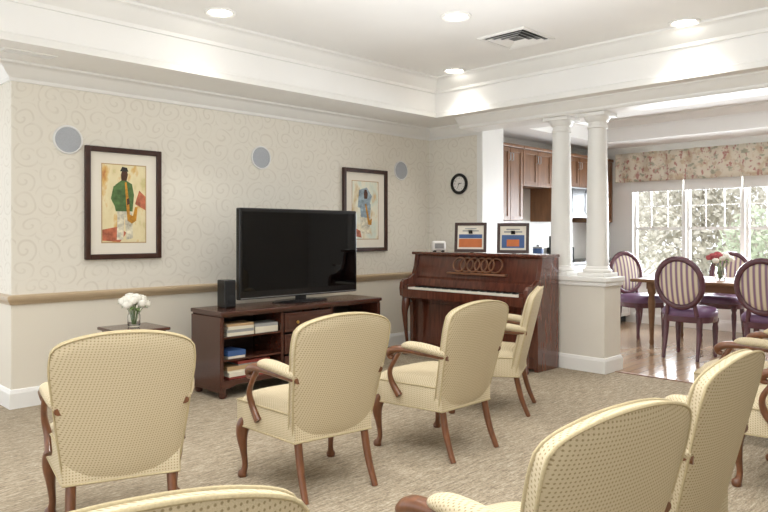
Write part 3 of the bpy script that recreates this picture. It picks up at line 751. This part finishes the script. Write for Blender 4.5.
def make_dining(label):
    t = thing('dining_chair', label, 'chair', (0, 0, 0), 0, DG)
    zc, rx, rz_ = .775, .225, .245
    def bp(a, k=1, dy=0):
        z = zc+rz_*k*math.sin(a); return (rx*k*math.cos(a), -.215-.16*(z-.5)+dy, z)
    fr = MB().tube([bp(2*PI*j/36) for j in range(36)], .03, 8, closed=True)
    for sg in (-1, 1): ctube(fr, [(sg*.15, -.20, .44, .024), (sg*.14, -.21, .52, .022), (sg*.125, -.225, .585, .022)], 8, 3)
    fr.build('back_frame', M['dinewood'], t, smooth=60)
    pd = MB()
    for dy, sg in ((0, 1), (0, -1)):
        rings = []
        for j in range(6):
            k = .93*math.cos(PI/2*j/5.0) if j < 5 else 0
            h = .036*math.sin(PI/2*j/5.0)
            if j == 5: rings.append([pd.bm.verts.new(Vector(bp(0, 0, sg*h)))])
            else: rings.append([pd.bm.verts.new(bp(2*PI*q/30, k, sg*h)) for q in range(30)])
        for a_, b_ in zip(rings, rings[1:]):
            for q in range(30):
                if len(b_) == 1: pd._f([a_[q], a_[(q+1) % 30], b_[0]])
                else: pd._f([a_[q], a_[(q+1) % 30], b_[(q+1) % 30], b_[q]])
    pd.build('back_pad', M['stripe'], t, smooth=60)
    def outline(v_, k=1):
        a = 2*PI*v_; c_, s_ = math.cos(a), math.sin(a)
        return (.255*k*math.copysign(abs(c_)**.7, c_), .015+.235*k*math.copysign(abs(s_)**.7, s_))
    def disc(mb, prof):
        rings = [[mb.bm.verts.new((*outline(j/32, k), z)) for j in range(32)] for k, z in prof]
        for a_, b_ in zip(rings, rings[1:]):
            for j in range(32): mb._f([a_[j], a_[(j+1) % 32], b_[(j+1) % 32], b_[j]])
        mb._f(rings[0][::-1]); mb._f(rings[-1])
    mb = MB(); disc(mb, [(.98, .435), (1.0, .45), (.99, .485), (.9, .515), (.6, .53), (.2, .532)]); mb.build('seat', M['purple'], t, smooth=60)
    mb = MB(); disc(mb, [(.96, .375), (.98, .39), (.98, .436)]); mb.build('seat_frame', M['dinewood'], t, smooth=40)
    for sx_ in (-1, 1):
        MB().lathe([(.016, 0), (.022, .03), (.018, .06), (.03, .3), (.024, .34), (.035, .37), (.035, .40)], 12, (sx_*.19, .19, 0)).build('leg', M['dinewood'], t, smooth=50)
        l = MB(); ctube(l, [(sx_*.16, -.17, .42, .028), (sx_*.165, -.185, .25, .025), (sx_*.17, -.24, 0, .018)], 8, 4); l.build('leg', M['dinewood'], t, smooth=60)
    return t
d0 = make_dining('striped oval back dining chair nearest the half wall, seen whole from behind')
d0.location = (7.27, 2.80, 0); d0.rotation_euler = (0, 0, rad(-90))
dup(d0, (7.27, 2.03, 0), rad(-90), 'striped oval back dining chair at the right edge of the view')
dup(d0, (8.26, 3.78, 0), rad(155), 'striped oval back dining chair at the left head of the table')
dup(d0, (8.88, 3.02, 0), rad(90), 'striped oval back dining chair beyond the table by the windows, behind the flowers')

# valance and shades
va = MB(); va.sheet(lambda u, v_: (WU-.12+.02*math.sin(u*70)+.008*math.sin(u*31), 4.66-3.4*u, 2.41-v_*.41), 260, 6)
o = va.build('valance', M['valance'], smooth=80); sol = o.modifiers.new('thick', 'SOLIDIFY'); sol.thickness = .006
tag(o, 'floral patterned fabric valance across the top of the dining windows', 'valance')
for (a, b_), lab in zip(wins[:3], ('white roller shade on the leftmost dining window', 'white roller shade on the second dining window from the left', 'white roller shade on the third dining window, at the right edge')):
    t = thing('roller_shade', lab, 'window shade', (WU-.035, (a+b_)/2, 1.86), 0, 'roller shades under the valance'); h = (b_-a)/2+.012
    MB().box(-.002, .002, -h, h, .02, .28).build('shade_cloth', M['shade'], t); MB().box(-.008, .008, -h, h, 0, .02, .003).build('hem_bar', M['trim'], t)

# ------------------------------------------------------------------ kitchen
def door(mb_parent, x0, x1, z0_, z1_, y, m, hx):
    r = .05; d = MB()
    d.box(x0, x0+r, y-.02, y, z0_, z1_, .002).box(x1-r, x1, y-.02, y, z0_, z1_, .002).box(x0+r, x1-r, y-.02, y, z0_, z0_+r, .002).box(x0+r, x1-r, y-.02, y, z1_-r, z1_, .002).box(x0+r-.002, x1-r+.002, y-.01, y, z0_+r-.002, z1_-r+.002)
    o = d.build('door', m, mb_parent)
    zh = z0_+.06 if z0_ > .5 else z1_-.16
    MB().tube([(hx, y-.02, zh), (hx, y-.045, zh+.01), (hx, y-.045, zh+.09), (hx, y-.02, zh+.10)], .005, 6).build('handle', M['steel'], o)
def cabinet(x0, x1, y0, y1, z0_, z1_, nd, m, label, name='wall_cabinet', group=None):
    t = thing(name, label, 'cabinet', ((x0+x1)/2, (y0+y1)/2, z0_), 0, group); w = (x1-x0)/2-.002; d = (y1-y0)/2; h = z1_-z0_
    z00 = .1 if z0_ < .1 else 0
    MB().box(-w, w, -d+.02, d-.001, z00, h).build('body', m, t)
    if z00: MB().box(-w, w, -d+.07, d-.01, 0, z00).build('toe_kick', M['black'], t)
    else: MB().box(-w, w, -d-.02, d-.001, h, h+.04, .008).build('cornice', m, t)
    dw = 2*w/nd
    for k in range(nd):
        a = -w+dw*k+.004; b_ = -w+dw*(k+1)-.004
        door(t, a, b_, z00+.005, h-.005, -d+.02, m, b_-.025 if (k == 0 and nd == 2) else a+.025)
    return t
KG = 'wooden wall cabinets in the kitchen'
cabinet(6.62, 7.16, 4.75, 5.08, 1.43, 2.31, 2, M['kitwood'], 'tall wooden kitchen wall cabinet with two doors beside the white jamb', group=KG)
cabinet(7.16, 7.82, 4.75, 5.08, 1.86, 2.31, 2, M['kitwood'], 'short wooden kitchen wall cabinet right of the tall one', group=KG)
cabinet(7.82, 8.22, 4.75, 5.08, 1.43, 2.31, 1, M['kitwood'], 'wooden kitchen wall cabinet seen between the two columns', group=KG)
cabinet(8.22, 8.82, 4.75, 5.08, 1.90, 2.31, 2, M['kitwood'], 'short wooden kitchen wall cabinet above the microwave', group=KG)
cabinet(8.82, 9.48, 4.75, 5.08, 1.43, 2.31, 2, M['kitwood'], 'wooden kitchen wall cabinet at the far end by the windows', group=KG)
t = thing('microwave', 'steel and black microwave under the kitchen wall cabinets', 'microwave', (8.52, 4.88, 1.489))
MB().box(-.295, .295, -.17, .19, 0, .41, .006).build('body', M['steel'], t)
dr = MB().box(-.285, .13, -.185, -.168, .02, .39, .004).build('door', M['black'], t); MB().tube([(.1, -.185, .05), (.1, -.21, .07), (.1, -.21, .34), (.1, -.185, .36)], .008, 6).build('handle', M['steel'], dr)
MB().box(.14, .285, -.182, -.168, .02, .39, .004).build('control_panel', M['grey'], t)
BG = 'white base cabinets in the kitchen'
cabinet(6.62, 7.4, 4.48, 5.08, 0, .87, 2, M['white'], 'white kitchen base cabinet nearest the white jamb', 'base_cabinet', BG)
cabinet(7.4, 8.2, 4.48, 5.08, 0, .87, 2, M['white'], 'white kitchen base cabinet left of the range', 'base_cabinet', BG)
cabinet(8.84, 9.48, 4.48, 5.08, 0, .87, 2, M['white'], 'white kitchen base cabinet at the far end under the windows side', 'base_cabinet', BG)
tag(MB().box(6.615, 8.2, 4.45, 5.075, .872, .91, .005).build('countertop', M['counter']), 'dark stone kitchen countertop left of the range', 'countertop')
tag(MB().box(8.84, 9.49, 4.45, 5.075, .872, .91, .005).build('countertop', M['counter']), 'dark stone kitchen countertop right of the range', 'countertop')
t = thing('range', 'white and black kitchen range under the microwave', 'stove', (8.52, 4.78, 0))
MB().box(-.305, .305, -.29, .29, .03, .90, .005).build('body', M['white'], t)
o = MB().box(-.29, .29, -.315, -.29, .25, .74, .006).build('oven_door', M['black'], t); MB().tube([(-.24, -.315, .69), (-.24, -.35, .69), (.24, -.35, .69), (.24, -.315, .69)], .009, 6).build('handle', M['steel'], o)
MB().box(-.305, .305, -.28, .28, .90, .915, .003).build('cooktop', M['black'], t)
MB().box(-.305, .305, .22, .29, .915, 1.08, .006).build('control_panel', M['black'], t)
t = thing('coffee_maker', 'black coffee maker on the counter seen between the columns', 'coffee maker', (7.98, 4.72, .911))
MB().box(-.09, .09, -.12, .12, 0, .04, .006).build('base', M['black'], t); MB().box(-.09, .09, .03, .12, .04, .33, .006).build('tower', M['black'], t)
MB().box(-.09, .09, -.12, .03, .24, .33, .01).build('brew_head', M['black'], t); MB().lathe([(.05, .042), (.065, .08), (.06, .16), (.045, .2)], 16, (0, -.045, 0)).build('carafe', M['blackmatte'], t, smooth=50)
t = thing('canister', 'blue lidded canister on the kitchen counter behind the framed prints', 'canister', (7.35, 4.66, .911))
MB().lathe([(.06, 0), (.065, .01), (.065, .17), (.06, .18)], 20).build('body', M['blue'], t, smooth=50); MB().lathe([(.066, .181), (.066, .2), (.02, .205), (.02, .225), (0, .227)], 20).build('lid', M['steel'], t, smooth=50)

# ------------------------------------------------------------------ outdoors
struct('ground', MB().box(9.65, 60, -30, 45, -.6, -.5), M['grass'])
def tree(x, y, h, crown_r, m, label, seed, n=900, nb=8, ls=.06):
    rr = random.Random(seed); t = thing('tree', label, 'tree', (x, y, -.5), 0, 'trees outside the dining windows')
    tk = MB(); tk.tube(cr([(0, 0, 0), (.1, .05, h*.4), (.0, .1, h*.9)], 4), [.10-.009*k for k in range(9)], 8)
    for k in range(nb):
        a = rr.random()*6.28; z0_ = h*rr.uniform(.2, .8); ln = crown_r*rr.uniform(.7, 1.0)
        tk.tube(cr([(0, 0, z0_), (ln*.5*math.cos(a), ln*.5*math.sin(a), z0_+ln*.25), (ln*math.cos(a), ln*math.sin(a), z0_+ln*.7)], 3), [.03-.004*q for q in range(7)], 5)
    tk.build('trunk', M['bark'], t, smooth=60)
    lf = MB()
    for k in range(n):
        d = Vector((rr.gauss(0, 1), rr.gauss(0, 1), rr.gauss(0, 1))).normalized()*(rr.random()**.4)
        c_ = Vector((d.x*crown_r, d.y*crown_r, h*.53+d.z*h*.47))
        a = Vector((rr.gauss(0, 1), rr.gauss(0, 1), rr.gauss(0, 1))).normalized()*ls; b_ = a.orthogonal().normalized()*ls*.75
        lf.bm.faces.new([lf.bm.verts.new(c_+q) for q in (-a, b_, a, -b_)])
    lf.build('foliage', m, t, fix=False)
tree(14.0, 6.7, 3.4, 1.1, M['foliage2'], 'bare brownish tree outside the leftmost dining window', 1, 700, 22)
tree(13.6, 4.0, 2.3, .75, M['foliage'], 'small grey green tree outside the middle dining window', 2, 1500)
tree(20, 7.3, 4.6, 2.0, M['foliage2'], 'taller brownish tree farther off behind the small green tree', 3, 3200, 18, .11)
tree(19, 3.2, 4.4, 1.9, M['foliage2'], 'brownish tree outside the window at the right edge', 4, 3200, 18, .11)
tree(23, 11.6, 5.2, 2.3, M['foliage2'], 'pale brown tree at the far left of the window view', 5, 3500, 18, .12)

# ------------------------------------------------------------------ lights
def spot(x, y, z, e, ang=110, col=(1, .97, .92)):
    l = bpy.data.lights.new('downlight', 'SPOT'); l.energy = e; l.spot_size = rad(ang); l.spot_blend = .8; l.color = col; l.shadow_soft_size = .08
    o = bpy.data.objects.new('downlight', l); C.objects.link(o); o.location = (x, y, z)
for (x, y, _l) in LI: spot(x, y, ZT-.03, 36)
for (x, y) in ((1.4, 3.3), (2.75, 2.1), (4.06, .9), (.3, 2.2), (1.4, .9), (.2, 4.3)): spot(x, y, ZT-.03, 42)
for (x, y) in ((7.8, 1.6), (7.8, 3.4)): spot(x, y, 2.75, 45, 140, (1, .98, .95))
def area(name, loc, rot, sx_, sy_, e, col):
    l = bpy.data.lights.new(name, 'AREA'); l.shape = 'RECTANGLE'; l.size = sx_; l.size_y = sy_; l.energy = e; l.color = col
    o = bpy.data.objects.new(name, l); C.objects.link(o); o.location = loc; o.rotation_euler = rot
# daylight flooding in through the dining windows (just outside the glass)
area('window_daylight', (10.2, 2.9, 1.5), (rad(90), 0, rad(90)), 3.4, 1.6, 330, (.88, .94, 1))
# added fill without real fixtures, washing the ceilings to reach the room by bouncing
area('added_ceiling_fill', (3.3, 2.5, 1.7), (rad(180), 0, 0), 2.6, 2.6, 22, (.93, .96, 1))
area('added_ceiling_fill', (1.2, 1.2, 2.2), (rad(180), 0, 0), 1.6, 1.6, 95, (.93, .96, 1))
area('added_ceiling_fill', (7.9, .3, 2.2), (rad(180), 0, 0), .9, .9, 25, (.92, .96, 1))
sun = bpy.data.lights.new('sun', 'SUN'); sun.energy = 2.4; sun.angle = rad(3); so = bpy.data.objects.new('sun', sun); C.objects.link(so)
so.rotation_euler = Vector((.5, .25, -.8)).to_track_quat('-Z', 'Y').to_euler()

w = bpy.data.worlds.new('World'); SC.world = w; w.use_nodes = True
bg = w.node_tree.nodes['Background']; bg.inputs[0].default_value = (.94, .97, 1, 1); bg.inputs[1].default_value = 1.45

# ------------------------------------------------------------------ camera
cam = bpy.data.cameras.new('Camera'); cam.sensor_width = 36; cam.lens = 688/768*36; cam.shift_y = -23/768; cam.clip_start = .05
co = bpy.data.objects.new('Camera', cam); C.objects.link(co); co.location = (0, 0, 1.28); co.rotation_euler = (rad(90), 0, rad(-45))
SC.camera = co
SC.view_settings.view_transform = 'Standard'
SC.view_settings.exposure = .28
